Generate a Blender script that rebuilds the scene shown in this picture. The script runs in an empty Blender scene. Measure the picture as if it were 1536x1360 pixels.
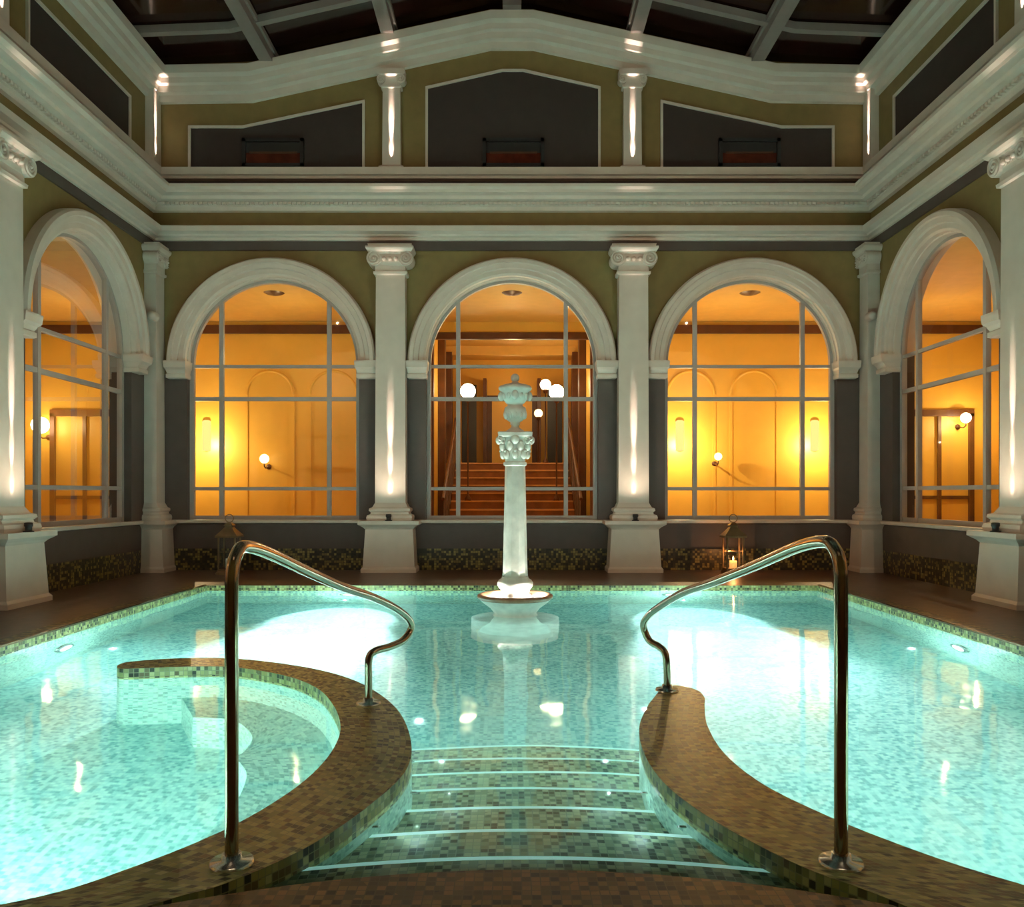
import bpy, math, random
from mathutils import Vector, Matrix
random.seed(7)
S=bpy.context.scene
S.view_settings.view_transform='Standard'
try: S.view_settings.look='None'
except Exception: pass
HW=5.15; BY=12.0; FY=-1.5; WZ=-0.06

# ---------------------------------------------------------------- materials
def nt(name):
    m=bpy.data.materials.new(name); m.use_nodes=True
    n=m.node_tree; n.nodes.clear()
    return m,n
def N(n,t,**k):
    x=n.nodes.new(t)
    for a,b in k.items(): setattr(x,a,b)
    return x
def math_(n,op,a,b=None,c=None):
    x=N(n,'ShaderNodeMath',operation=op)
    for i,v in enumerate((a,b,c)):
        if v is None: continue
        if isinstance(v,(int,float)): x.inputs[i].default_value=v
        else: n.links.new(v,x.inputs[i])
    return x.outputs[0]
def plain(name,col,rough=.6,metal=0,var=.12,scale=6,bump=.0,emit=None,es=0,spec=.5):
    m,n=nt(name)
    o=N(n,'ShaderNodeOutputMaterial'); p=N(n,'ShaderNodeBsdfPrincipled')
    n.links.new(p.outputs[0],o.inputs[0])
    p.inputs['Roughness'].default_value=rough; p.inputs['Metallic'].default_value=metal
    p.inputs['Specular IOR Level'].default_value=spec
    tc=N(n,'ShaderNodeTexCoord'); no=N(n,'ShaderNodeTexNoise'); no.inputs['Scale'].default_value=scale; no.inputs['Detail'].default_value=5
    n.links.new(tc.outputs['Object'],no.inputs['Vector'])
    r=N(n,'ShaderNodeValToRGB')
    r.color_ramp.elements[0].position=.3; r.color_ramp.elements[1].position=.7
    r.color_ramp.elements[0].color=[c*(1-var) for c in col]+[1]
    r.color_ramp.elements[1].color=[min(1,c*(1+var)) for c in col]+[1]
    n.links.new(no.outputs[0],r.inputs[0]); n.links.new(r.outputs[0],p.inputs['Base Color'])
    if bump:
        b=N(n,'ShaderNodeBump'); b.inputs['Strength'].default_value=bump; b.inputs['Distance'].default_value=.01
        n.links.new(no.outputs[0],b.inputs['Height']); n.links.new(b.outputs[0],p.inputs['Normal'])
    if emit:
        p.inputs['Emission Color'].default_value=list(emit)+[1]; p.inputs['Emission Strength'].default_value=es
    return m
def emission(name,col,s):
    m,n=nt(name); o=N(n,'ShaderNodeOutputMaterial'); e=N(n,'ShaderNodeEmission')
    e.inputs[0].default_value=list(col)+[1]; e.inputs[1].default_value=s
    n.links.new(e.outputs[0],o.inputs[0]); return m
def mosaic(name,cols,size,grout,rough=.35,mot=.3,motscale=1.5,gw=.42):
    m,n=nt(name)
    o=N(n,'ShaderNodeOutputMaterial'); p=N(n,'ShaderNodeBsdfPrincipled'); n.links.new(p.outputs[0],o.inputs[0])
    p.inputs['Roughness'].default_value=rough
    uv=N(n,'ShaderNodeUVMap'); uv.uv_map='UVMap'
    sc=N(n,'ShaderNodeVectorMath',operation='SCALE'); sc.inputs['Scale'].default_value=1/size
    n.links.new(uv.outputs[0],sc.inputs[0])
    fl=N(n,'ShaderNodeVectorMath',operation='FLOOR'); n.links.new(sc.outputs[0],fl.inputs[0])
    fr=N(n,'ShaderNodeVectorMath',operation='FRACTION'); n.links.new(sc.outputs[0],fr.inputs[0])
    wn=N(n,'ShaderNodeTexWhiteNoise',noise_dimensions='3D'); n.links.new(fl.outputs[0],wn.inputs['Vector'])
    no=N(n,'ShaderNodeTexNoise'); no.inputs['Scale'].default_value=motscale; no.inputs['Detail'].default_value=3
    n.links.new(uv.outputs[0],no.inputs['Vector'])
    v=math_(n,'ADD',wn.outputs[0],math_(n,'MULTIPLY',math_(n,'SUBTRACT',no.outputs[0],.5),mot*2))
    r=N(n,'ShaderNodeValToRGB'); r.color_ramp.interpolation='CONSTANT'
    e=r.color_ramp.elements
    k=len(cols)
    while len(e)<k: e.new(.5)
    for i,c in enumerate(cols):
        e[i].position=i/k
    for i,c in enumerate(cols): e[i].color=list(c)+[1]
    n.links.new(v,r.inputs[0])
    s=N(n,'ShaderNodeSeparateXYZ'); n.links.new(fr.outputs[0],s.inputs[0])
    mx=math_(n,'MAXIMUM',math_(n,'ABSOLUTE',math_(n,'SUBTRACT',s.outputs[0],.5)),math_(n,'ABSOLUTE',math_(n,'SUBTRACT',s.outputs[1],.5)))
    g=math_(n,'GREATER_THAN',mx,gw)
    mi=N(n,'ShaderNodeMix',data_type='RGBA'); n.links.new(g,mi.inputs[0]); n.links.new(r.outputs[0],mi.inputs[6])
    mi.inputs[7].default_value=list(grout)+[1]
    n.links.new(mi.outputs[2],p.inputs['Base Color'])
    b=N(n,'ShaderNodeBump',invert=True); b.inputs['Strength'].default_value=.3; b.inputs['Distance'].default_value=.002
    n.links.new(g,b.inputs['Height']); n.links.new(b.outputs[0],p.inputs['Normal'])
    return m
def pane(name,refl=.6,tint=(1,1,1)):
    m,n=nt(name); o=N(n,'ShaderNodeOutputMaterial'); t=N(n,'ShaderNodeBsdfTransparent'); t.inputs[0].default_value=list(tint)+[1]
    g=N(n,'ShaderNodeBsdfGlossy'); g.inputs['Roughness'].default_value=.01
    f=N(n,'ShaderNodeFresnel'); f.inputs[0].default_value=1.5
    mx=N(n,'ShaderNodeMixShader'); n.links.new(math_(n,'MULTIPLY',f.outputs[0],refl*1.6),mx.inputs[0])
    n.links.new(t.outputs[0],mx.inputs[1]); n.links.new(g.outputs[0],mx.inputs[2]); n.links.new(mx.outputs[0],o.inputs[0]); return m
def water_mat():
    m,n=nt('pool_water_mat'); o=N(n,'ShaderNodeOutputMaterial'); g=N(n,'ShaderNodeBsdfGlass')
    g.inputs['Color'].default_value=(.88,1,1,1); g.inputs['IOR'].default_value=1.33; g.inputs['Roughness'].default_value=.05
    tc=N(n,'ShaderNodeTexCoord'); a=N(n,'ShaderNodeTexNoise'); a.inputs['Scale'].default_value=1.7; a.inputs['Detail'].default_value=2
    a.inputs['Roughness'].default_value=.4
    n.links.new(tc.outputs['Object'],a.inputs['Vector'])
    b=N(n,'ShaderNodeBump'); b.inputs['Strength'].default_value=.3; b.inputs['Distance'].default_value=.02
    n.links.new(a.outputs[0],b.inputs['Height']); n.links.new(b.outputs[0],g.inputs['Normal'])
    n.links.new(g.outputs[0],o.inputs[0]); return m

M={}
M['white']=plain('painted_stucco_white',(.70,.59,.50),.40,var=.04,bump=.03)
M['olive']=plain('olive_wall_paint',(.23,.15,.046),.7,var=.08)
M['grey']=plain('dark_grey_wall_paint',(.082,.055,.043),.6,var=.08)
M['atticgrey']=plain('attic_panel_grey',(.040,.024,.019),.7,var=.08)
M['deck']=plain('deck_stone_brown',(.11,.058,.036),.35,var=.3,scale=9)
M['frame']=plain('window_frame_grey',(.42,.36,.32),.45,var=.05)
M['reveal']=plain('reveal_paint',(.5,.44,.36),.5,var=.05)
M['orange']=plain('corridor_orange_wall',(.84,.52,.085),.40,var=.08,scale=1.2)
M['corrceil']=plain('corridor_ceiling_paint',(.74,.46,.11),.6,var=.04)
M['corrfloor']=plain('corridor_marble_floor',(.35,.17,.07),.2,var=.2)
M['brown']=plain('dark_brown_wood',(.10,.035,.012),.4,var=.2)
M['stair']=plain('stair_stone_red',(.22,.085,.03),.3,var=.2)
M['stairedge']=plain('stair_nosing',(.55,.30,.12),.3)
M['beam']=plain('roof_beam_paint',(.24,.19,.165),.5,var=.06)
M['roofglass']=plain('night_roof_glass',(.018,.005,.003),.12,var=.5,scale=.5)
M['metal']=plain('brushed_steel_rail',(.46,.32,.22),.13,metal=1,var=.05)
M['flange']=plain('steel_flange',(.75,.75,.72),.2,metal=1)
M['marble']=plain('fountain_marble',(.68,.63,.56),.4,var=.16,scale=9,bump=.2)
M['rim']=plain('basin_rim_stone',(.26,.13,.07),.35,var=.3,scale=12)
M['lantern']=plain('lantern_bronze',(.26,.17,.09),.35,metal=.8,var=.2)
M['candle']=plain('candle_wax',(.9,.6,.3),.5,emit=(1,.45,.12),es=.8)
M['flame']=emission('flame',(1,.55,.2),14)
M['globe']=emission('lit_globe',(1,.78,.46),20)
M['globe2']=emission('lit_globe_small',(1,.66,.28),4)
M['sconce']=emission('lit_sconce',(1,.74,.22),1.3)
M['poolamp']=emission('underwater_lamp_lens',(.8,1,1),3)
M['black']=plain('black_fitting',(.02,.02,.02),.4)
M['redglass']=plain('attic_window_glass',(.10,.02,.01),.2,var=.3)
M['glass']=pane('window_glass',.30)
M['lglass']=pane('lantern_glass_mat',.4)
M['water']=water_mat()
M['ring']=mosaic('gold_olive_mosaic',[(.045,.05,.03),(.12,.13,.055),(.29,.30,.11),(.49,.49,.19),(.44,.42,.15),(.18,.14,.06),(.57,.56,.25),(.33,.34,.13)],.027,(.31,.32,.16),mot=.25,gw=.44)
M['plat']=mosaic('brown_mosaic',[(.03,.02,.012),(.09,.05,.025),(.20,.11,.05),(.30,.16,.07),(.12,.07,.03),(.24,.15,.06)],.027,(.12,.08,.05),mot=.2,gw=.44)
M['step']=mosaic('step_mosaic',[(.05,.08,.06),(.13,.19,.13),(.26,.33,.22),(.36,.44,.28),(.42,.47,.30),(.22,.27,.17)],.027,(.24,.31,.23),mot=.25,gw=.44)
M['pool']=mosaic('turquoise_pool_mosaic',[(.17,.40,.39),(.25,.50,.48),(.33,.59,.56),(.39,.66,.61),(.45,.71,.64),(.50,.75,.66)],.026,(.35,.60,.57),mot=.65,motscale=11,gw=.45)
M['poolwall']=mosaic('green_pool_wall_mosaic',[(.20,.36,.30),(.32,.52,.44),(.42,.62,.52),(.50,.69,.56),(.38,.58,.50)],.026,(.36,.54,.46),mot=.3,gw=.45)
M['band']=mosaic('wall_base_mosaic',[(.02,.016,.008),(.05,.035,.015),(.17,.115,.03),(.26,.19,.05),(.03,.022,.01)],.035,(.03,.022,.012),mot=.3,gw=.45)
M['nose']=plain('emissive_step_nosing',(.75,.88,.84),.3,var=.05,emit=(.5,1,.9),es=.26)  # pale nosing; its bright edge is weak emission set in the material

# ---------------------------------------------------------------- mesh builder
class MB:
    def __init__(s): s.v=[];s.f=[];s.m=[];s.uv=[];s.sm=[];s.mats=[]
    def mi(s,mat):
        if mat not in s.mats: s.mats.append(mat)
        return s.mats.index(mat)
    def face(s,pts,mat,uv=None,smooth=False):
        i=len(s.v); s.v+= [tuple(p) for p in pts]; s.f.append(list(range(i,i+len(pts)))); s.m.append(s.mi(mat)); s.uv.append(uv); s.sm.append(smooth)
    def grid(s,rows,mat,close=False,smooth=True,cap=False):
        i=len(s.v); n=len(rows[0]); 
        for r in rows: s.v+=[tuple(p) for p in r]
        for a in range(len(rows)-1):
            for b in range(n if close else n-1):
                b2=(b+1)%n
                s.f.append([i+a*n+b,i+a*n+b2,i+(a+1)*n+b2,i+(a+1)*n+b]); s.m.append(s.mi(mat)); s.uv.append(None); s.sm.append(smooth)
        if cap:
            for a in (0,len(rows)-1):
                s.f.append([i+a*n+b for b in range(n)]); s.m.append(s.mi(mat)); s.uv.append(None); s.sm.append(False)
    def box(s,T,a,b,mat):
        (u0,d0,z0),(u1,d1,z1)=a,b
        P=[T(u,d,z) for z in(z0,z1) for d in(d0,d1) for u in(u0,u1)]
        for q in((0,1,3,2),(4,5,7,6),(0,1,5,4),(2,3,7,6),(0,2,6,4),(1,3,7,5)): s.face([P[k] for k in q],mat)
    def stack(s,T,uc,secs,mat,d0=0.0):
        rows=[]
        for w,d,z in secs: rows.append([T(uc-w,d0,z),T(uc-w,d,z),T(uc+w,d,z),T(uc+w,d0,z)])
        s.grid(rows,mat,close=True,smooth=False,cap=True)
    def revolve(s,c,prof,mat,n=32,T=None,smooth=True):
        rows=[[ (c[0]+r*math.cos(2*math.pi*k/n),c[1]+r*math.sin(2*math.pi*k/n),c[2]+z) for k in range(n)] for r,z in prof]
        if T: rows=[[T(*p) for p in r] for r in rows]
        s.grid(rows,mat,close=True,smooth=smooth)
    def ball(s,c,r,mat,n=16,sc=(1,1,1)):
        rows=[]
        for a in range(n//2+1):
            t=math.pi*a/(n//2); t=min(max(t,.001),math.pi-.001)
            rows.append([(c[0]+sc[0]*r*math.sin(t)*math.cos(2*math.pi*k/n),c[1]+sc[1]*r*math.sin(t)*math.sin(2*math.pi*k/n),c[2]+sc[2]*r*math.cos(t)) for k in range(n)])
        s.grid(rows,mat,close=True)
    def tube(s,pts,r,mat,n=10,closed=False):
        pts=[Vector(p) for p in pts]; rows=[]; L=len(pts)
        for i,p in enumerate(pts):
            a=pts[(i-1)%L] if (closed or i>0) else p; b=pts[(i+1)%L] if (closed or i<L-1) else p
            t=(b-a).normalized(); 
            if i==0: ref=Vector((1,0,0)) if abs(t.x)<.8 else Vector((0,1,0))
            x=(ref-t*ref.dot(t)).normalized(); ref=x; y=t.cross(x)
            rr=r[i] if isinstance(r,list) else r
            rows.append([p+x*rr*math.cos(2*math.pi*k/n)+y*rr*math.sin(2*math.pi*k/n) for k in range(n)])
        if closed: rows.append(rows[0])
        s.grid(rows,mat,close=True,cap=not closed)
    def obj(s,name,parent=None,bevel=0):
        me=bpy.data.meshes.new(name); me.from_pydata(s.v,[],s.f)
        for m in s.mats: me.materials.append(M[m])
        me.update()
        ul=me.uv_layers.new(name='UVMap')
        for p in me.polygons:
            p.material_index=s.m[p.index]; p.use_smooth=s.sm[p.index]
            uv=s.uv[p.index]; nn=p.normal
            for k,li in enumerate(p.loop_indices):
                if uv: ul.data[li].uv=uv[k]
                else:
                    c=me.vertices[me.loops[li].vertex_index].co
                    ax=max(range(3),key=lambda q:abs(nn[q]))
                    ul.data[li].uv=(c.x,c.y) if ax==2 else ((c.y,c.z) if ax==0 else (c.x,c.z))
        o=bpy.data.objects.new(name,me); bpy.context.collection.objects.link(o)
        if parent: o.parent=parent
        if bevel:
            b=o.modifiers.new('bevel','BEVEL'); b.width=bevel; b.segments=2
        return o
def empty(name,loc=(0,0,0)):
    e=bpy.data.objects.new(name,None); bpy.context.collection.objects.link(e); return e
ID=lambda u,d,z:(u,d,z)
TB=lambda u,d,z:(u,BY-d,z)
TL=lambda u,d,z:(-HW+d,u,z)
TR=lambda u,d,z:(HW-d,u,z)
def catmull(P,n):
    out=[]
    for i in range(len(P)-1):
        p0=P[max(i-1,0)];p1=P[i];p2=P[i+1];p3=P[min(i+2,len(P)-1)]
        for k in range(n):
            t=k/n
            out.append(tuple(.5*((2*p1[j])+(-p0[j]+p2[j])*t+(2*p0[j]-5*p1[j]+4*p2[j]-p3[j])*t*t+(-p0[j]+3*p1[j]-3*p2[j]+p3[j])*t**3) for j in range(len(p1))))
    out.append(tuple(P[-1])); return out

# ---------------------------------------------------------------- walls
R=1.235; R2=1.235; SP=2.97; SILL=.72; WTOP=4.75; TH=.30
def bay(mb,T,uc,ul,ur):
    for d,first in((0,True),(-TH,False)):
        RR=R if first else R2
        g='grey' if first else 'orange'; ol='olive' if first else 'orange'
        q=lambda a,b,c,e,mat: mb.face([T(a,d,c),T(b,d,c),T(b,d,e),T(a,d,e)],mat)
        q(ul,ur,0,.31,'band' if first else g); q(ul,ur,.31,SILL,g)
        for a,b in((ul,uc-RR),(uc+RR,ur)):
            q(a,b,SILL,2.8,g); q(a,b,2.8,WTOP,ol)
        n=32
        for k in range(n):
            t0=math.pi-math.pi*k/n; t1=math.pi-math.pi*(k+1)/n
            a=uc+RR*math.cos(t0); b=uc+RR*math.cos(t1)
            mb.face([T(a,d,SP+RR*math.sin(t0)),T(b,d,SP+RR*math.sin(t1)),T(b,d,WTOP),T(a,d,WTOP)],ol)
    for s_ in(-1,1): mb.face([T(uc+s_*R,0,SILL),T(uc+s_*R2,-TH,SILL),T(uc+s_*R2,-TH,SP),T(uc+s_*R,0,SP)],'grey')
    mb.face([T(uc-R,0,SILL),T(uc+R,0,SILL),T(uc+R2,-TH,SILL),T(uc-R2,-TH,SILL)],'reveal')
    rows=[[T(uc+r*math.cos(math.pi*k/32),d,SP+r*math.sin(math.pi*k/32)) for k in range(33)] for d,r in((0,R),(-TH,R2))]
    mb.grid(rows,'white')
BC=[-3.43,0,3.43]; SC=[10.08,6.34,2.60]; SPIL=[8.24,4.50,.76]
wb=MB()
edges=[-HW,-1.715,1.715,HW]
for i in range(3): bay(wb,TB,BC[i],edges[i],edges[i+1])
wb.face([TB(-HW,0,WTOP),TB(HW,0,WTOP),TB(HW,0,5.6),TB(-HW,0,5.6)],'olive')
GP=[(-HW,6.68),(-3.72,6.70),(-.3,7.45),(.3,7.45),(3.72,6.70),(HW,6.68)]
for a,b in zip(GP[:-1],GP[1:]):
    wb.face([TB(a[0],0,5.6),TB(b[0],0,5.6),TB(b[0],0,b[1]+.6),TB(a[0],0,a[1]+.6)],'olive')
wb.obj('wall_back')
for nm,T in(('wall_left',TL),('wall_right',TR)):
    w=MB(); es=[12]+SPIL
    for i in range(3): bay(w,T,SC[i],es[i+1],es[i])
    w.face([T(FY,0,0),T(es[3],0,0),T(es[3],0,WTOP),T(FY,0,WTOP)],'olive')
    w.face([T(FY,0,WTOP),T(12,0,WTOP),T(12,0,7.3),T(FY,0,7.3)],'olive')
    w.obj(nm)
w=MB(); w.face([(-HW,FY,0),(HW,FY,0),(HW,FY,8.2),(-HW,FY,8.2)],'olive'); w.obj('wall_front')

# perimeter mouldings
def perim(prof,mat):
    mb=MB(); 
    path=lambda d,z:[(-HW+d,FY,z),(-HW+d,BY-d,z),(HW-d,BY-d,z),(HW-d,FY,z)]
    rows=[path(d,z) for d,z in prof]
    mb.grid(rows,mat,smooth=False); return mb
m=perim([(0,4.58),(.025,4.58),(.025,4.71),(0,4.71)],'grey'); m.obj('trim_1')
m=perim([(0,4.71),(.05,4.72),(.055,4.755),(.10,4.765),(.11,4.79),(.19,4.81),(.20,4.88),(.16,4.90),(0,4.93)],'white'); m.obj('trim_2')
m=perim([(0,5.13),(.05,5.14),(.06,5.19),(.09,5.20),(.10,5.245),(.20,5.26),(.215,5.30),(.32,5.31),(.33,5.345),(.38,5.37),(.385,5.41),(.0,5.43)],'white')
for k in range(150):
    u=-4.95+9.9*k/149
    m.box(TB,(u-.022,.09,5.205),(u+.022,.135,5.24),'white')
for T in(TL,TR):
    for k in range(100):
        u=11.8-.067*k; m.box(T,(u-.022,.09,5.205),(u+.022,.135,5.24),'white')
m.obj('trim_3')
m=perim([(0,5.43),(.03,5.43),(.03,5.57),(0,5.57)],'atticgrey'); m.obj('trim_4')
m=perim([(0,5.565),(.14,5.57),(.15,5.60),(.19,5.61),(.20,5.71),(.0,5.72)],'white'); m.obj('trim_5')
prof=[(0,0),(.05,.01),(.06,.10),(.13,.12),(.14,.20),(.19,.22),(.20,.29),(.27,.32),(.28,.43),(0,.47)]
gm=MB(); rows=[]
for d,dz in prof:
    r=[(-HW+d,FY,6.68+dz),(-HW+d,BY-d,6.68+dz)]+[(x,BY-d,z+dz) for x,z in GP[1:-1]]+[(HW-d,BY-d,6.68+dz),(HW-d,FY,6.68+dz)]
    rows.append(r)
gm.grid(rows,'white',smooth=False); gm.obj('trim_6')
m=perim([(0,.67),(.05,.68),(.06,.72),(0,.725)],'white'); m.obj('trim_7')

# arch surrounds + imposts
ap=[(1.215,-.10),(1.22,-.01),(1.235,.0),(1.24,.06),(1.27,.08),(1.33,.08),(1.34,.115),(1.40,.125),(1.41,.155),(1.46,.155),(1.485,.12),(1.485,0)]
def arch(T,uc):
    mb=MB()
    rows=[[T(uc+r*math.cos(math.pi*k/48),d,SP+r*math.sin(math.pi*k/48)) for k in range(49)] for r,d in ap]
    for a in range(len(rows)-1): mb.grid([rows[a],rows[a+1]],'white')
    for sgn in(-1,1):
        c=uc+sgn*1.355
        mb.stack(T,c,[(.125,.09,2.74),(.14,.11,2.75),(.14,.11,2.80),(.13,.09,2.81),(.14,.12,2.86),(.155,.16,2.89),(.16,.17,2.96),(.16,.17,2.985)],'white',d0=-.10)
    return mb
allb=[(TB,u) for u in BC]+[(TL,u) for u in SC]+[(TR,u) for u in SC]
for i,(T,u) in enumerate(allb):
    arch(T,u).obj('arch_surround' if i==0 else 'arch_surround.%03d'%i)
    e=empty('window_%d'%(i+1))
    f=MB()
    F0,F1=-.10,-.17
    pr=[(1.175,F0),(1.235,F0),(1.235,F1),(1.175,F1)]
    rows=[[T(u+r*math.cos(math.pi*k/40),d,SP+r*math.sin(math.pi*k/40)) for k in range(41)] for r,d in pr+[pr[0]]]
    f.grid(rows,'frame',smooth=False)
    for s_ in(-1,1):
        f.box(T,(u+s_*1.205-.03,F0,SILL),(u+s_*1.205+.03,F1,SP),'frame')
        f.box(T,(u+s_*.78-.03,F0-.005,SILL),(u+s_*.78+.03,F1+.005,SP+.90),'frame')
    for z,h in((SILL+.03,.03),(1.17,.025),(2.47,.028),(2.94,.022)):
        f.box(T,(u-1.18,F0-.01,z-h),(u+1.18,F1+.01,z+h),'frame')
    f.obj('frame',e)
    g=MB(); pts=[T(u-1.19,-.135,SILL)]+[T(u+1.19*math.cos(math.pi-math.pi*k/40),-.135,SP+1.19*math.sin(math.pi*k/40)) for k in range(41)]+[T(u+1.19,-.135,SILL)]
    g.face(pts,'glass'); g.obj('glass_pane',e)

# ---------------------------------------------------------------- pilasters
def volute(mb,T,u,d0,d1,z,r,mat='white',hand=1):
    n=24
    rows=[]
    for dd,rr in((d0,r),(d1-.03,r),(d1-.03,.001)):
        rows.append([T(u+rr*math.cos(2*math.pi*k/n),dd,z+rr*math.sin(2*math.pi*k/n)) for k in range(n)])
    mb.grid(rows,mat,close=True,smooth=False)
    if r>.04:
        K=44; pts=[];rad=[]
        for k in range(K+1):
            t=k/K; a=math.pi/2-hand*2*math.pi*2.1*t; q=r*(.90*(1-t)+.16*t)
            pts.append(T(u+q*math.cos(a),d1-.025,z+q*math.sin(a))); rad.append(r*(.16*(1-t)+.10*t))
        mb.tube(pts,rad,mat,8)
        mb.ball(T(u,d1-.02,z),r*.2,mat,10)
    else: mb.ball(T(u,d1-.02,z),r*.9,mat,10)
def pil(T,u,cor=False):
    mb=MB(); w=.66 if cor else 1
    q=lambda L:[(a*w,b*(.8 if cor else 1),z) for a,b,z in L]
    mb.stack(T,u,q([(.385,.41,0),(.385,.41,.05),(.36,.385,.08),(.33,.355,.60),(.36,.38,.63),(.40,.42,.655),(.425,.44,.67),(.425,.44,.72)]),'white')
    mb.stack(T,u,q([(.31,.33,.72),(.32,.34,.76),(.31,.33,.795),(.27,.29,.81),(.265,.28,.835),(.29,.31,.86),(.285,.305,.89),(.25,.26,.905),(.235,.245,.93),(.215,.22,.97),(.205,.21,4.18),(.235,.24,4.19),(.24,.245,4.225),(.215,.22,4.235),(.21,.22,4.31),(.235,.24,4.36),(.235,.24,4.50)]),'white')
    k=.8 if cor else 1
    for s_ in(-1,1): volute(mb,T,u+s_*.225*w,.02,.30*k,4.405,.105*(.82 if cor else 1),hand=s_)
    for j in range(3):
        uu=u+(j-1)*.085*w; volute(mb,T,uu,.2*k,.28*k,4.40,.036*w)
    mb.stack(T,u,q([(.20,.27,4.47),(.30,.28,4.49),(.32,.31,4.51),(.335,.33,4.535),(.335,.33,4.56),(.30,.29,4.57),(.31,.30,4.60)]),'white')
    return mb
def apil(T,u,w=.13):
    mb=MB()
    mb.stack(T,u,[(w*1.35,.16,5.70),(w*1.35,.16,5.74),(w,.12,5.77),(w*.95,.115,6.86),(w*1.15,.14,6.87),(w*1.15,.14,6.90),(w*.95,.12,6.91),(w*1.1,.14,7.02),(w*1.5,.17,7.04),(w*1.5,.17,7.12)],'white')
    for s_ in(-1,1): volute(mb,T,u+s_*w*1.1,.02,.18,6.98,.062,hand=s_)
    return mb
plist=[(TB,-1.715,False),(TB,1.715,False)]+[(T,u,False) for T in(TL,TR) for u in SPIL]+[(TL,11.84,True),(TR,11.84,True)]
def lamp(kind,name,loc,energy,col,**k):
    l=bpy.data.lights.new(name,kind); l.energy=energy; l.color=col
    for a,b in k.items(): setattr(l,a,b)
    o=bpy.data.objects.new(name,l); o.location=loc; bpy.context.collection.objects.link(o); return o
def aim(o,t):
    o.rotation_euler=(Vector(t)-Vector(o.location)).to_track_quat('-Z','Y').to_euler()
PINK=(1,.80,.68); WW=(1,.84,.66)
for i,(T,u,c) in enumerate(plist):
    pil(T,u,cor=c).obj('pilaster' if i==0 else 'pilaster.%03d'%i)
    apil(T,u if not c else 11.86).obj('attic_pilaster' if i==0 else 'attic_pilaster.%03d'%i)
    if not c:
        fx=MB(); fx.revolve((0,0,0),[(.001,0),(.05,0),(.05,.012),(.032,.015),(.032,.05),(.04,.06),(.04,.09),(.028,.095),(.001,.08)],'black',n=16,T=lambda x,y,z,T=T,u=u:T(u+x,.385+y,.72+z))
        fx.obj('uplight' if i==0 else 'uplight.%03d'%i)
        for ang,half,E in((6.6,2.8,1100),(11.5,4,230),(22,8,26)):
            o=lamp('SPOT','uplight_beam',T(u,.36,.84),E,PINK,spot_size=math.radians(2*half),spot_blend=1,shadow_soft_size=.01)
            aim(o,T(u,.36-math.tan(math.radians(ang))*2,2.84))
        o=lamp('SPOT','uplight_high_beam',T(u,.42,.86),420,PINK,spot_size=math.radians(8),spot_blend=1,shadow_soft_size=.02)
        aim(o,T(u,.34,4.9))
        o=lamp('SPOT','added_wash_fill',T(u,.52,.86),34,WW,spot_size=math.radians(140),spot_blend=1,shadow_soft_size=.03)  # extra wide spot, added as fill for pilasters and arches
        aim(o,T(u,.9,4))
    uu=u if not c else 11.80
    for ang,half,E in((7,4,900),(17,9,70),(-1,5,240)):
        o=lamp('SPOT','attic_beam',T(uu,.19,5.745),E,PINK,spot_size=math.radians(2*half),spot_blend=1,shadow_soft_size=.01)
        aim(o,T(uu,.19-math.tan(math.radians(ang)),6.745))

# attic panels
def panel(T,pts,name):
    mb=MB(); mb.face([T(u,.006,z) for u,z in pts],'atticgrey')
    n=len(pts); ins=[]
    P=[Vector(p) for p in pts]; area=sum(P[i].x*P[(i+1)%n].y-P[(i+1)%n].x*P[i].y for i in range(n)); sg=1 if area>0 else -1
    w=.035
    for i in range(n):
        a=P[i-1];b=P[i];d=P[(i+1)%n]
        n1=Vector((-(b-a).y,(b-a).x)).normalized()*sg; n2=Vector((-(d-b).y,(d-b).x)).normalized()*sg
        ins.append(b+(n1+n2)/(1+n1.dot(n2))*w)
    for i in range(n):
        j=(i+1)%n
        a,b,c2,d2=P[i],P[j],ins[j],ins[i]
        A=[T(p.x,.03,p.y) for p in(a,b,c2,d2)]; mb.face(A,'white')
        mb.face([T(a.x,0,a.y),T(b.x,0,b.y),T(b.x,.03,b.y),T(a.x,.03,a.y)],'white')
        mb.face([T(d2.x,0,d2.y),T(c2.x,0,c2.y),T(c2.x,.03,c2.y),T(d2.x,.03,d2.y)],'white')
    return mb.obj(name)
panel(TB,[(-4.64,5.74),(-2.11,5.74),(-2.11,6.74),(-3.86,6.37),(-4.64,6.37)],'attic_panel')
panel(TB,[(-1.24,5.74),(1.27,5.74),(1.27,6.93),(.16,7.18),(-.14,7.18),(-1.24,6.93)],'attic_panel.001')
panel(TB,[(4.62,5.74),(2.13,5.74),(2.13,6.74),(3.86,6.37),(4.62,6.37)],'attic_panel.002')
k=3
for T in(TL,TR):
    for a,b in((8.85,11.25),(5.0,7.7)):
        panel(T,[(a,5.74),(b,5.74),(b,6.45),(a,6.45)],'attic_panel.%03d'%k); k+=1
def awin(T,u,nm):
    mb=MB(); a,b,z0,z1=u-.44,u+.44,5.78,6.18
    for q in(((a,.01,z0),(a+.05,.06,z1)),((b-.05,.01,z0),(b,.06,z1)),((a,.01,z1-.05),(b,.06,z1)),((a,.01,z0),(b,.06,z0+.04))): mb.box(T,q[0],q[1],'black')
    mb.box(T,(a+.05,.008,z1-.2),(b-.05,.02,z1-.05),'black'); mb.box(T,(a+.05,.008,z0),(b-.05,.02,z1-.2),'redglass'); mb.box(T,(a+.1,.02,z1-.21),(b-.1,.04,z1-.19),'brown')
    mb.obj(nm)
awin(TB,-3.42,'window_10');awin(TB,.02,'window_11');awin(TB,3.40,'window_12')

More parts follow.
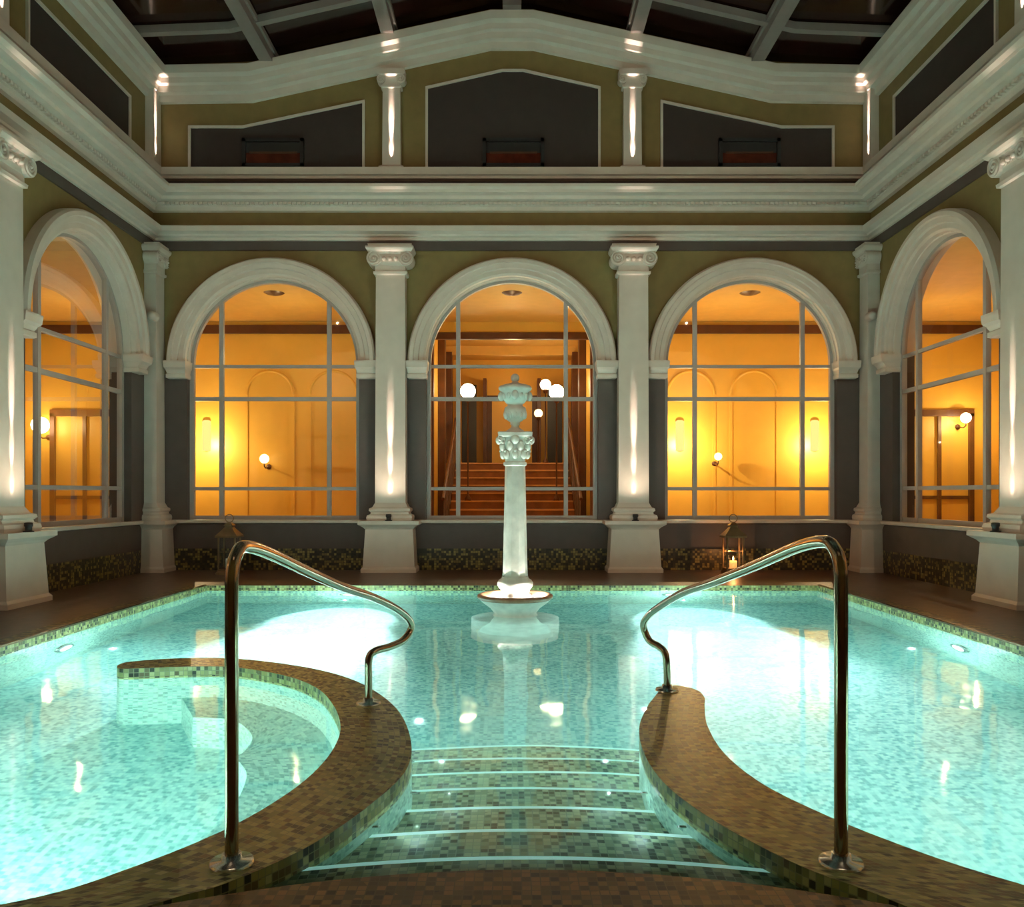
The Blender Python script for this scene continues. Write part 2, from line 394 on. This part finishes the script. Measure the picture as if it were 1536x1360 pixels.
# ---------------------------------------------------------------- roof
RP=[(-HW,7.12),(-3.72,7.18),(-.3,7.97),(.3,7.97),(3.72,7.18),(HW,7.12)]
rf=MB()
for a,b in zip(RP[:-1],RP[1:]):
    rf.face([(a[0],FY,a[1]+.12),(b[0],FY,b[1]+.12),(b[0],BY+.1,b[1]+.12),(a[0],BY+.1,a[1]+.12)],'roofglass')
rf.obj('ceiling')
def rz(x):
    x=min(max(x,-HW),HW)
    for a,b in zip(RP[:-1],RP[1:]):
        if a[0]<=x<=b[0]: return a[1]+(b[1]-a[1])*(x-a[0])/(b[0]-a[0])
bm=MB()
for x,w in((-3.45,.09),(-1.75,.09),(1.75,.09),(3.45,.09)):
    z=rz(x); bm.box(ID,(x-w,FY,z-.08),(x+w,BY-.05,z+.10),'beam'); bm.box(ID,(x-w-.03,FY,z+.04),(x+w+.03,BY-.05,z+.11),'beam')
bm.box(ID,(-.13,BY-.4,7.88),(.13,BY-.05,8.05),'beam')
for y in(11.0,9.4,7.6,5.8,4.0,2.2,.6):
    for a,b in zip(RP[:-1],RP[1:]):
        P=[(x,yy,z+dz) for dz in(.0,.1) for yy in(y-.05,y+.05) for x,z in(a,b)]
        for q in((0,1,3,2),(4,5,7,6),(0,1,5,4),(2,3,7,6)): bm.face([P[j] for j in q],'beam')
bm.obj('roof_beams')

# ---------------------------------------------------------------- pool shell
PX=3.65; PYB=10.0; PYF=1.0; PD=-1.15
p=MB()
p.face([(-PX,PYF,PD),(PX,PYF,PD),(PX,PYB,PD),(-PX,PYB,PD)],'pool')
for a,b in(((-PX,PYF),(-PX,PYB)),((-PX,PYB),(PX,PYB)),((PX,PYB),(PX,PYF)),((PX,PYF),(-PX,PYF))):
    p.face([(a[0],a[1],PD),(b[0],b[1],PD),(b[0],b[1],-.1),(a[0],a[1],-.1)],'poolwall')
    p.face([(a[0],a[1],-.1),(b[0],b[1],-.1),(b[0],b[1],0),(a[0],a[1],0)],'ring')
p.obj('pool_basin')
d=MB()
RW=.22
def dq(x0,y0,x1,y1,mat,z=0): d.face([(x0,y0,z),(x1,y0,z),(x1,y1,z),(x0,y1,z)],mat)
dq(-HW,FY,-PX-RW,BY,'deck');dq(PX+RW,FY,HW,BY,'deck');dq(-PX-RW,PYB+RW,PX+RW,BY,'deck')
dq(-PX-RW,FY,-PX,PYB+RW,'band');dq(PX,FY,PX+RW,PYB+RW,'band');dq(-PX,PYB,PX,PYB+RW,'band')
d.obj('floor')
l=MB()
for s_ in(-1,1):
    l.box(ID,(s_*(PX+.02)-.015,1.9,0.0),(s_*(PX+.02)+.015,PYB,.012),'metal')
l.obj('pool_edge_strip')
w=MB(); w.face([(-PX,PYF,WZ),(PX,PYF,WZ),(PX,PYB,WZ),(-PX,PYB,WZ)],'water'); w.obj('pool_water')

def strip(pairs,top,bot,mt,ms,name,n=8,parent=None):
    C=catmull([(a[0],a[1],b[0],b[1]) for a,b in pairs],n)
    mb=MB()
    A=[(c[0],c[1]) for c in C];B=[(c[2],c[3]) for c in C]
    us=[0]
    for i in range(1,len(C)):
        m0=((A[i-1][0]+B[i-1][0])/2,(A[i-1][1]+B[i-1][1])/2); m1=((A[i][0]+B[i][0])/2,(A[i][1]+B[i][1])/2)
        us.append(us[-1]+math.dist(m0,m1))
    for i in range(len(C)-1):
        j=i+1; wi=math.dist(A[i],B[i]); wj=math.dist(A[j],B[j])
        mb.face([(*A[i],top),(*A[j],top),(*B[j],top),(*B[i],top)],mt,uv=[(us[i],.5-wi/2),(us[j],.5-wj/2),(us[j],.5+wj/2),(us[i],.5+wi/2)])
        for E in(A,B):
            for z0,z1,mm in((bot,-.1 if top>-.1 else top,ms),(-.1,top,mt)):
                if z1-z0<.001: continue
                mb.face([(*E[i],z0),(*E[j],z0),(*E[j],z1),(*E[i],z1)],mm,uv=[(us[i],z0),(us[j],z0),(us[j],z1),(us[i],z1)])
    for i in(0,-1):
        mb.face([(*A[i],bot),(*B[i],bot),(*B[i],top),(*A[i],top)],ms)
    return mb.obj(name,parent)
LA=[((-2.53,5.36),(-2.52,5.33)),((-2.50,5.47),(-2.43,5.25)),((-2.25,5.58),(-2.10,5.31)),((-1.86,5.58),(-1.77,5.30)),((-1.34,5.32),(-1.37,5.05)),((-.94,4.94),(-1.10,4.72)),((-.63,4.38),(-.92,4.32)),((-.47,3.83),(-.80,3.9)),((-.42,3.36),(-.77,3.5)),((-.50,2.96),(-.81,3.13)),((-.64,2.60),(-.93,2.76)),((-.81,2.36),(-1.12,2.46)),((-.98,2.22),(-1.33,2.26)),((-1.4,1.75),(-1.85,2.05)),((-2.2,1.3),(-2.6,1.90)),((-3.65,1.05),(-3.65,1.80))]
strip(LA,0,PD,'ring','poolwall','pool_divider_wall')
RA=[((.93,4.80),(.95,4.80)),((.84,4.70),(1.03,4.70)),((.77,4.52),(1.04,4.52)),((.70,4.32),(.99,4.30)),((.60,3.94),(.925,3.95)),((.56,3.54),(.90,3.54)),((.58,3.17),(.95,3.17)),((.67,2.84),(1.08,2.85)),((.79,2.58),(1.25,2.57)),((.89,2.42),(1.41,2.38)),((1.03,2.26),(1.58,2.24)),((1.4,1.75),(2.0,2.05)),((2.3,1.3),(2.7,1.90)),((3.65,1.05),(3.65,1.80))]
strip(RA,0,PD,'ring','poolwall','pool_divider_wall.001')
bp=[]
for a,b in LA[2:13]:
    v=Vector((b[0]-a[0],b[1]-a[1])).normalized()*.48
    bp.append(((b[0]-.01*v.x,b[1]-.01*v.y),(b[0]+v.x,b[1]+v.y)))
strip(bp,-.62,PD,'pool','poolwall','submerged_bench')
def prism(poly,top,bot,mt,ms,mb):
    mb.face([(x,y,top) for x,y in poly],mt)
    for i in range(len(poly)):
        a=poly[i];b=poly[(i+1)%len(poly)]
        mb.face([(*a,bot),(*b,bot),(*b,top),(*a,top)],ms)
pl=MB(); cx=.04
arc=[( -.98+2.0*k/24, 2.45-.22*((-.98+2.0*k/24-cx)/1.0)**2) for k in range(25)]
prism(arc+[(1.4,1.76),(2.3,1.3),(3.65,1.06),(3.65,FY),(-3.65,FY),(-3.65,1.06),(-2.2,1.3),(-1.4,1.76)],-.002,PD,'plat','poolwall',pl)
pl.obj('pool_platform')
st=MB()
steps=[(2.69,-.075,-.85,1.0),(3.02,-.19,-.68,.86),(3.38,-.34,-.62,.75),(3.74,-.49,-.62,.74),(4.09,-.64,-.68,.78),(4.43,-.79,-.76,.84),(4.77,-.94,-.80,.88)]
for i,(yc,z,xl,xr) in enumerate(steps):
    f=lambda x,o=0: yc-o-.17*((x-.05))**2
    xs=[xl+(xr-xl)*k/24 for k in range(25)]
    yb=2.25 if i==0 else steps[i-1][0]-.35
    for k in range(24):
        a,b=xs[k],xs[k+1]
        st.face([(a,yb,z),(b,yb,z),(b,f(b,.025),z),(a,f(a,.025),z)],'step',uv=[(a,f(a)-yb),(b,f(b)-yb),(b,.025),(a,.025)])
        st.face([(a,f(a,.025),z),(b,f(b,.025),z),(b,f(b),z),(a,f(a),z)],'nose')
        st.face([(a,f(a),z),(b,f(b),z),(b,f(b),PD),(a,f(a),PD)],'poolwall')
    st.face([(xl,yb,z),(xl,f(xl),z),(xl,f(xl),PD),(xl,yb,PD)],'poolwall'); st.face([(xr,yb,z),(xr,f(xr),z),(xr,f(xr),PD),(xr,yb,PD)],'poolwall')
st.obj('pool_steps')

# underwater lamps, plus added fill lights of the same build
CY=(.72,1,.99); nl=[0]
def ulamp(x,y,z,n,e,off=.25,r=.10,col=CY):
    mb=MB(); nx,ny,nz=n; nv=Vector(n).normalized()
    t=Vector((0,0,1)).cross(nv) if abs(nv.z)<.9 else Vector((1,0,0)); t.normalize(); b2=nv.cross(t)
    T=lambda a,b,c:tuple(Vector((x,y,z))+t*a+b2*b+nv*c)
    mb.revolve((0,0,0),[(r*1.3,0),(r*1.3,.02),(r,.03),(r,.02)],'flange',n=24,T=T); mb.revolve((0,0,0),[(r,.02),(.001,.022)],'poolamp',n=24,T=T)
    idx=nl[0]; nl[0]+=1
    mb.obj('underwater_lamp_or_fill' if idx==0 else 'underwater_lamp_or_fill.%03d'%idx)
    o=Vector((x,y,z))+nv*off
    lamp('POINT','underwater_light_or_fill',o,e,col,shadow_soft_size=0)
for x in(-1.9,1.95):
    ulamp(x,PYB,-.42,(0,-1,0),38,.5,.12)
    for ty,E,sz in((9.1,3000,60),(8.1,6500,44)):
        o=lamp('SPOT','underwater_beam',(x,9.93,-.36),E,(.92,1,1),spot_size=math.radians(sz),spot_blend=1,shadow_soft_size=0); aim(o,(x,ty,PD))
ulamp(-PX,2.9,-.6,(1,0,0),75,.4); ulamp(PX,2.9,-.6,(-1,0,0),75,.4)  # side-wall lights added as general pool fill
ulamp(-2.25,1.94,-.5,(-.2,.98,0),230,.4,col=(.85,1,1)); ulamp(2.35,1.96,-.5,(.2,.98,0),190,.4,col=(.85,1,1))
ulamp(-PX,6.8,-.6,(1,0,0),42,.4); ulamp(PX,6.8,-.6,(-1,0,0),42,.4)  # mid-pool pair, likewise added as fill
for x,y,z,sg,e in((-.42,3.45,-.27,1,1.2),(.56,3.45,-.27,-1,1.2),(-.50,4.02,-.45,1,2.6),(.61,4.02,-.45,-1,2.6),(-.50,2.98,-.13,1,.5),(.62,2.98,-.13,-1,.5)):  # tiny lights added beside the steps to brighten the treads
    ulamp(x,y,z,(sg,0,0),e,.16,.008)
ulamp(-.82,4.72,-.7,(.75,.6,0),30,.35,.02); ulamp(.93,4.83,-.7,(-.3,1,0),30,.35,.02)  # added fill at the divider ends, also for the steps

# ---------------------------------------------------------------- handrails
def rail(P,name,f1,f2):
    mb=MB(); pts=catmull(P,8); mb.tube(pts,.020,'metal',n=14)
    for f in(f1,f2):
        mb.revolve((f[0],f[1],0),[(.001,.012),(.028,.03),(.03,.012),(.062,.010),(.066,.0)][::-1],'flange',n=24)
    mb.obj(name)
rail([(-.835,2.49,0),(-.835,2.49,.3),(-.835,2.49,.75),(-.835,2.495,.86),(-.834,2.53,.915),(-.83,2.60,.935),(-.815,2.80,.90),(-.78,3.2,.80),(-.735,3.65,.69),(-.68,4.05,.60),(-.62,4.40,.50),(-.575,4.62,.41),(-.565,4.68,.345),(-.60,4.62,.29),(-.66,4.50,.275),(-.72,4.41,.27),(-.75,4.385,.235),(-.752,4.38,.12),(-.752,4.38,0)],'pool_handrail',(-.835,2.49),(-.752,4.38))
rail([(.98,2.49,0),(.98,2.49,.3),(.98,2.49,.78),(.98,2.495,.88),(.978,2.53,.93),(.972,2.60,.95),(.955,2.80,.92),(.92,3.2,.82),(.87,3.65,.71),(.83,4.05,.62),(.79,4.45,.50),(.765,4.70,.41),(.755,4.80,.34),(.785,4.79,.26),(.83,4.73,.235),(.86,4.69,.20),(.868,4.68,.10),(.868,4.68,0)],'pool_handrail.001',(.98,2.49),(.868,4.68))

# ---------------------------------------------------------------- fountain
fc=(.03,8.0,0)
fo=empty('pool_fountain')
b=MB()
b.revolve(fc,[(.42,PD),(.42,-.22),(.40,-.18),(.36,-.16),(.34,-.12),(.24,-.09),(.20,-.04),(.24,.01),(.31,.06),(.34,.09)],'marble',n=48)
b.revolve(fc,[(.34,.09),(.36,.105),(.36,.13),(.34,.142),(.315,.135),(.30,.10)],'rim',n=48)
b.revolve(fc,[(.30,.10),(.24,.07),(.17,.06)],'marble',n=48)
b.revolve(fc,[(.175,.06),(.175,.12),(.165,.14),(.14,.155),(.135,.18),(.155,.20),(.17,.225),(.17,.25),(.155,.275),(.13,.29),(.125,.31)],'marble',n=40)
b.obj('basin',fo)
s=MB(); s.revolve(fc,[(.122,.31),(.118,.36),(.108,.8),(.098,1.30),(.095,1.36),(.112,1.372),(.112,1.395),(.096,1.405)],'marble',n=10,smooth=False); s.obj('shaft',fo)
c=MB(); c.revolve(fc,[(.095,1.40),(.10,1.45),(.115,1.55),(.135,1.62),(.15,1.64)],'marble',n=24)
Tf=lambda u,d_,z:(fc[0]+u,fc[1]-d_,z)
c.stack(Tf,0,[(.145,.145,1.635),(.16,.16,1.645),(.165,.165,1.675),(.15,.15,1.685)],'marble',d0=-.15)
for k in range(8):
    a=2*math.pi*k/8
    for z,r,q in((1.47,.115,.032),(1.55,.128,.034)):
        aa=a+(math.pi/8 if z>1.5 else 0)
        c.ball((fc[0]+r*math.cos(aa),fc[1]+r*math.sin(aa),z),q,'marble',10,(1,1,1.4))
        c.ball((fc[0]+(r+.02)*math.cos(aa),fc[1]+(r+.02)*math.sin(aa),z+.035),q*.55,'marble',8)
for k in range(4):
    a=math.pi/4+math.pi/2*k; x=fc[0]+.17*math.cos(a); y=fc[1]+.17*math.sin(a)
    pts=[(x+(.04*(1-t/14))*math.cos(t*.75)*math.cos(a),y+(.04*(1-t/14))*math.cos(t*.75)*math.sin(a),1.60+(.04*(1-t/14))*math.sin(t*.75)) for t in range(13)]
    c.tube(pts,.014,'marble',8)
    a=math.pi/2*k; c.ball((fc[0]+.15*math.cos(a),fc[1]+.15*math.sin(a),1.61),.038,'marble',12,(1,1,1.2))
c.obj('carved_capital',fo)
u=MB(); u.revolve(fc,[(.085,1.685),(.085,1.70),(.07,1.71),(.04,1.73),(.035,1.75),(.05,1.765),(.04,1.775),(.075,1.80),(.10,1.84),(.108,1.88),(.10,1.92),(.075,1.935),(.07,1.95),(.09,1.965),(.115,2.0),(.125,2.04),(.13,2.07),(.155,2.09),(.16,2.11),(.15,2.125),(.11,2.14),(.06,2.15),(.035,2.16),(.025,2.175)],'marble',n=32)
for k in range(12):
    a=2*math.pi*k/12
    u.ball((fc[0]+.088*math.cos(a),fc[1]+.088*math.sin(a),1.855),.026,'marble',8,(1,1,1.9))
    u.ball((fc[0]+.115*math.cos(a),fc[1]+.115*math.sin(a),2.03),.022,'marble',8,(1,1,1.5))
for k in range(4):
    a=math.pi/2*k; u.ball((fc[0]+.132*math.cos(a),fc[1]+.132*math.sin(a),2.03),.034,'marble',10,(1,1,1.4))
u.ball((fc[0],fc[1],2.205),.042,'marble',16); u.obj('urn_finial',fo)
for k in range(4):
    a=-math.pi/2+math.pi/2*k+.5
    o=lamp('POINT','fountain_basin_light',(fc[0]+.245*math.cos(a),fc[1]+.245*math.sin(a),.125),10,(1,.98,.88),shadow_soft_size=0)
    o=lamp('SPOT','fountain_uplight',(fc[0]+.29*math.cos(a),fc[1]+.29*math.sin(a),.14),26,(.97,1,.90),spot_size=math.radians(44),spot_blend=1,shadow_soft_size=.01)
    aim(o,(fc[0]+.13*math.cos(a),fc[1]+.13*math.sin(a),1.7))

# ---------------------------------------------------------------- lanterns
def lantern(x,y,lit,name):
    e=empty(name); T=lambda u_,d_,z:(x+u_,y-d_,z)
    b=MB(); w=.12
    b.stack(T,0,[(w+.02,w+.02,0),(w+.02,w+.02,.03),(w,w,.05),(w,w,.08)],'lantern',d0=-w)
    for sx in(-1,1):
        for sy in(-1,1): b.box(T,(sx*(w-.01)-.01,sy*(w-.01)-.01,.08),(sx*(w-.01)+.01,sy*(w-.01)+.01,.50),'lantern')
    for q in range(2):
        z=.30
        b.box(T,(-w,(-1 if q else 1)*w-.004,z),(w,(-1 if q else 1)*w+.004,z+.008),'lantern')
    rows=[]
    for ww,z in((w+.03,.50),(w+.03,.525),(w-.02,.58),(.05,.64),(.05,.66),(.065,.665),(.03,.70),(.01,.71)):
        rows.append([T(-ww,-ww,z),T(ww,-ww,z),T(ww,ww,z),T(-ww,ww,z)])
    b.grid(rows,'lantern',close=True,smooth=False)
    b.tube([T(.055*math.cos(2*math.pi*k/20),0,.76+.055*math.sin(2*math.pi*k/20)) for k in range(20)],.006,'lantern',8,closed=True)
    b.obj('lantern_frame',e)
    g=MB()
    for a,bb in(((-w,w),(w,w)),((w,w),(w,-w)),((w,-w),(-w,-w)),((-w,-w),(-w,w))):
        g.face([T(a[0]*.93,a[1]*.93,.08),T(bb[0]*.93,bb[1]*.93,.08),T(bb[0]*.93,bb[1]*.93,.50),T(a[0]*.93,a[1]*.93,.50)],'lglass')
    g.obj('lantern_glass',e)
    c=MB(); c.revolve((x,y,.08),[(.001,0),(.05,0),(.05,.10 if lit else .13),(.001,.10 if lit else .13)],'candle' if lit else 'marble',n=20)
    if lit: c.revolve((x,y,.185),[(.001,0),(.010,.012),(.011,.025),(.006,.045),(.001,.06)],'flame',n=12)
    c.obj('candle',e)
    if lit: lamp('POINT','candle_light',(x,y-.0,.30),5,(1,.42,.13),shadow_soft_size=0)
lantern(3.03,11.45,True,'candle_lantern'); lantern(-3.87,11.45,False,'candle_lantern.001')
for i,(T) in enumerate((TL,TR)):
    mb=MB(); 
    mb.box(T,(11.62,0,3.55),(11.68,.10,3.59),'white')
    mb.revolve((0,0,0),[(.001,-.09),(.05,-.09),(.062,-.05),(.065,.06),(.05,.09),(.001,.09)],'white',n=18,T=lambda x,y,z,T=T:T(11.65+z,.15+x,3.57+y))
    mb.obj('wall_speaker' if i==0 else 'wall_speaker.001')
for i,s_ in enumerate((-1,1)):  # housings made up for the warm fill spots
    mb=MB(); x,y,z=s_*(HW-.22),1.4,5.72
    mb.box(ID,(x-.06,y-.05,z-.3),(x+.06,y+.05,z-.27),'black'); mb.box(ID,(x-.02,y-.02,z-.28),(x+.02,y+.02,z-.05),'black')
    mb.box(ID,(x-.12,y-.10,z-.10),(x+.12,y+.02,z+.10),'black'); mb.box(ID,(x-.105,y+.02,z-.085),(x+.105,y+.025,z+.085),'reveal')
    mb.obj('fill_spot_housing' if i==0 else 'fill_spot_housing.001')
    o=lamp('SPOT','added_fill_spot',(x-s_*.2,y+.2,z),420,(1,.76,.52),spot_size=math.radians(92),spot_blend=1,shadow_soft_size=0); aim(o,(-s_*1.0,12,2.0))  # added warm fill aimed at the back wall

# ---------------------------------------------------------------- corridor behind the glazing
CYB=15.2; CX=8.9; CZ=4.22
cb=MB()
def Q(x0,z0,x1,z1,y,mat): cb.face([(x0,y,z0),(x1,y,z0),(x1,y,z1),(x0,y,z1)],mat)
Q(-CX,0,-1.5,CZ,CYB,'orange'); Q(1.5,0,CX,CZ,CYB,'orange'); Q(-1.5,3.95,1.5,CZ,CYB,'orange')
cb.obj('wall_corridor_back')
for nm,s_ in(('wall_corridor_left',-1),('wall_corridor_right',1)):
    m=MB(); m.face([(s_*CX,FY,0),(s_*CX,CYB,0),(s_*CX,CYB,CZ),(s_*CX,FY,CZ)],'orange')
    m.face([(s_*HW,FY,0),(s_*CX,FY,0),(s_*CX,FY,CZ),(s_*HW,FY,CZ)],'orange'); m.obj(nm)
m=MB()
zc=CZ
m.face([(-CX,BY+TH,zc),(CX,BY+TH,zc),(CX,CYB,zc),(-CX,CYB,zc)],'corrceil')
for s_ in(-1,1): m.face([(s_*(HW+TH),FY,zc),(s_*CX,FY,zc),(s_*CX,BY+TH,zc),(s_*(HW+TH),BY+TH,zc)],'corrceil')
for x in(-3.7,0,3.7):
    m.revolve((x,13.0,zc),[(.001,-.04),(.04,-.04),(.06,-.03),(.12,-.02),(.15,-.005),(.16,0)],'brown',n=20)
m.obj('ceiling_corridor')
m=MB()
m.face([(-CX,BY+TH,0),(CX,BY+TH,0),(CX,CYB,0),(-CX,CYB,0)],'corrfloor')
for s_ in(-1,1): m.face([(s_*(HW+TH),FY,0),(s_*CX,FY,0),(s_*CX,BY+TH,0),(s_*(HW+TH),BY+TH,0)],'corrfloor')
m.obj('floor_corridor')
m=MB()
for a,b in((-CX,-1.5),(1.5,CX)): 
    m.box(ID,(a,CYB-.08,4.0),(b,CYB-.002,4.15),'brown')
m.box(ID,(-1.62,CYB-.06,0),(-1.42,CYB+.06,3.98),'brown'); m.box(ID,(1.42,CYB-.06,0),(1.62,CYB+.06,3.98),'brown'); m.box(ID,(-1.62,CYB-.06,3.9),(1.62,CYB+.06,4.02),'brown')
m.obj('trim_8')
m=MB()
for c0 in(-6.7,-4.4,-3.25,3.25,4.4,6.7):
    r=.40
    pr=[(r,0),(r,.012),(r+.05,.016),(r+.05,0)]
    rows=[[(c0+a*math.cos(math.pi*k/20),CYB-.001-dd,2.9+a*math.sin(math.pi*k/20)) for k in range(21)] for a,dd in pr]
    m.grid(rows,'orange')
    for s_ in(-1,1): m.box(ID,(c0+s_*(r+.025)-.025,CYB-.016,0),(c0+s_*(r+.025)+.025,CYB-.001,2.9),'orange')
m.obj('trim_9')
for i,(x) in enumerate((-7.75,7.75)):
    m=MB()
    for a in(-.62,.54): m.box(ID,(x+a,CYB-.07,0),(x+a+.08,CYB-.002,2.55),'brown')
    m.box(ID,(x-.62,CYB-.07,2.5),(x+.62,CYB-.002,2.62),'brown'); m.box(ID,(x-.03,CYB-.06,0),(x+.03,CYB-.01,2.5),'brown')
    m.box(ID,(x-.54,CYB-.04,1.0),(x+.54,CYB-.01,1.06),'brown')
    m.obj('door_%d'%(i+1))
m=MB()
for s_ in(-1,1):
    for y in(12.9,14.4): m.box(ID,(s_*8.88,y,0),(s_*8.70,y+.16,4.1),'brown')
    for y in(9,6,3): m.box(ID,(s_*8.88,y,0),(s_*8.7,y+.16,4.1),'brown')
    for x in(6.55,7.0): m.box(ID,(s_*x-.09,CYB-.1,0),(s_*x+.09,CYB-.001,4.1),'brown')
    m.box(ID,(s_*8.88,FY,3.98),(s_*8.78,CYB,4.1),'brown')
m.obj('trim_10')
h=MB(); HX=1.5; HE=21.0
for s_ in(-1,1): h.face([(s_*HX,CYB,0),(s_*HX,HE,0),(s_*HX,HE,4.7),(s_*HX,CYB,4.7)],'orange')
h.face([(-HX,CYB,4.45),(HX,CYB,4.45),(HX,HE,4.45),(-HX,HE,4.45)],'corrceil')
h.face([(-HX,HE,0),(HX,HE,0),(HX,HE,4.7),(-HX,HE,4.7)],'orange')
for y in(17,19): h.box(ID,(-HX,y,4.25),(HX,y+.2,4.45),'corrceil')
for y in(16.9,18.9):
    for s_ in(-1,1): h.box(ID,(s_*HX,y,0),(s_*(HX-.14),y+.35,4.3),'brown')
h.obj('wall_stair_hall')
s=MB()
for k in range(11):
    y=14.9+.3*k; z=.16*(k+1)
    s.box(ID,(-1.2,y,0),(1.2,18.3,z-.03),'stair'); s.box(ID,(-1.2,y-.02,z-.03),(1.2,y+.3,z),'stairedge')
s.box(ID,(-1.45,18.2,0),(1.45,20.85,1.76),'stair')
s.obj('staircase')
m=MB()
for s_ in(-1,1):
    m.tube([(s_*1.22,14.8,1.0),(s_*1.22,15.0,1.1),(s_*1.22,18.1,2.72),(s_*1.22,18.9,2.75)],.03,'brown')
    for k in range(9):
        y=15+.37*k; m.tube([(s_*1.22,y,.1+.53*(y-15)),(s_*1.22,y,1.08+.525*(y-15))],.012,'brown',6)
m.obj('stair_railing')
dd=MB()
dd.box(ID,(-.62,20.9,1.76),(.62,20.98,3.55),'brown')
for s_ in(-1,1):
    dd.box(ID,(s_*.62,20.3,1.76),(s_*.70,20.9,3.9),'brown'); dd.box(ID,(s_*.85,20.0,1.76),(s_*1.2,20.08,3.7),'black')
dd.box(ID,(-.50,20.86,1.8),(.50,20.9,3.4),'orange')
dd.obj('door_3')
def globe(x,y,z,r,zb,name,mat='globe'):
    m=MB(); m.ball((x,y,z),r,mat,20)
    m.revolve((x,y,0),[(.001,zb),(.07,zb),(.06,zb+.05),(.018,zb+.12),(.014,z-r-.08),(.05,z-r-.05),(.055,z-r+.02)],'brown',n=12); m.obj(name)
globe(-.87,16.5,3.12,.15,.96,'globe_lamp'); globe(.88,16.5,3.10,.15,.96,'globe_lamp.001'); globe(.74,18.45,3.5,.12,1.76,'globe_lamp.002'); globe(.62,19.6,2.98,.10,1.76,'globe_lamp.003','globe2')
def wglobe(x,z,r,name,mat):
    m=MB(); y=CYB-.28; m.ball((x,y,z),r,mat,20)
    m.tube([(x,CYB-.002,z-r-.05),(x,CYB-.2,z-r-.08),(x,y,z-r-.05),(x,y,z-r+.01)],.012,'brown',8)
    m.revolve((0,0,0),[(.001,0),(.05,0),(.045,.02),(.001,.025)],'brown',n=14,T=lambda a,b,c:(x+a,CYB-.002-c,z-r-.05+b)); m.obj(name)
wglobe(-4.42,1.72,.085,'wall_globe_or_reflection','globe2'); wglobe(3.68,1.76,.07,'wall_globe_or_reflection.001','globe2')  # small glowing globes standing in for reflections in the glazing
wglobe(-8.42,2.32,.15,'wall_globe_or_reflection.002','globe'); wglobe(8.1,2.45,.09,'wall_globe_or_reflection.003','globe')
WARM=(1,.72,.36)
def sconce(x,i):
    m=MB(); pr=[(.04,-.28),(.07,-.26),(.08,.26),(.05,.28)]
    rows=[[(x+r*math.cos(math.pi*k/12),CYB-.005-r*math.sin(math.pi*k/12),2.15+z) for k in range(13)] for r,z in pr]
    m.grid(rows,'sconce'); m.obj('wall_sconce' if i==0 else 'wall_sconce.%03d'%i)
    lamp('POINT','sconce_light',(x,CYB-.5,2.0),62,WARM,shadow_soft_size=0)
for i,x in enumerate((-5.55,3.05,5.5)):
    sconce(x,i)
for x in(-7,-3.5,0,3.5,7): lamp('POINT','corridor_light',(x,13.5,3.3),17,WARM,shadow_soft_size=0)
for s_ in(-1,1):
    for y in(10,6.2,2.4): lamp('POINT','corridor_light',(s_*7.3,y,3.3),22,WARM,shadow_soft_size=0)
    lamp('POINT','wall_globe_light',(s_*8.1,CYB-.6,2.35),24,WARM,shadow_soft_size=0)
lamp('POINT','hall_light',(0,16.6,3.4),30,WARM,shadow_soft_size=0); lamp('POINT','hall_light',(0,19.8,3.7),13,(1,.58,.25),shadow_soft_size=0)
for x in(-.7,.8):
    o=lamp('SPOT','entrance_downlight',(x,-.3,6.9),50,(1,.74,.46),spot_size=math.radians(34),spot_blend=1,shadow_soft_size=.02); aim(o,(x*.6,1.6,0))

wd=bpy.data.worlds.new('night'); S.world=wd; wd.use_nodes=True
wd.node_tree.nodes['Background'].inputs[0].default_value=(.02,.015,.015,1); wd.node_tree.nodes['Background'].inputs[1].default_value=.3
cam=bpy.data.cameras.new('camera'); co=bpy.data.objects.new('camera',cam); bpy.context.collection.objects.link(co)
co.location=(0,0,1.1); co.rotation_euler=(math.radians(90),0,0); cam.sensor_width=36; cam.lens=1254/1536*36; cam.shift_y=60/1536; cam.clip_start=.05
S.camera=co
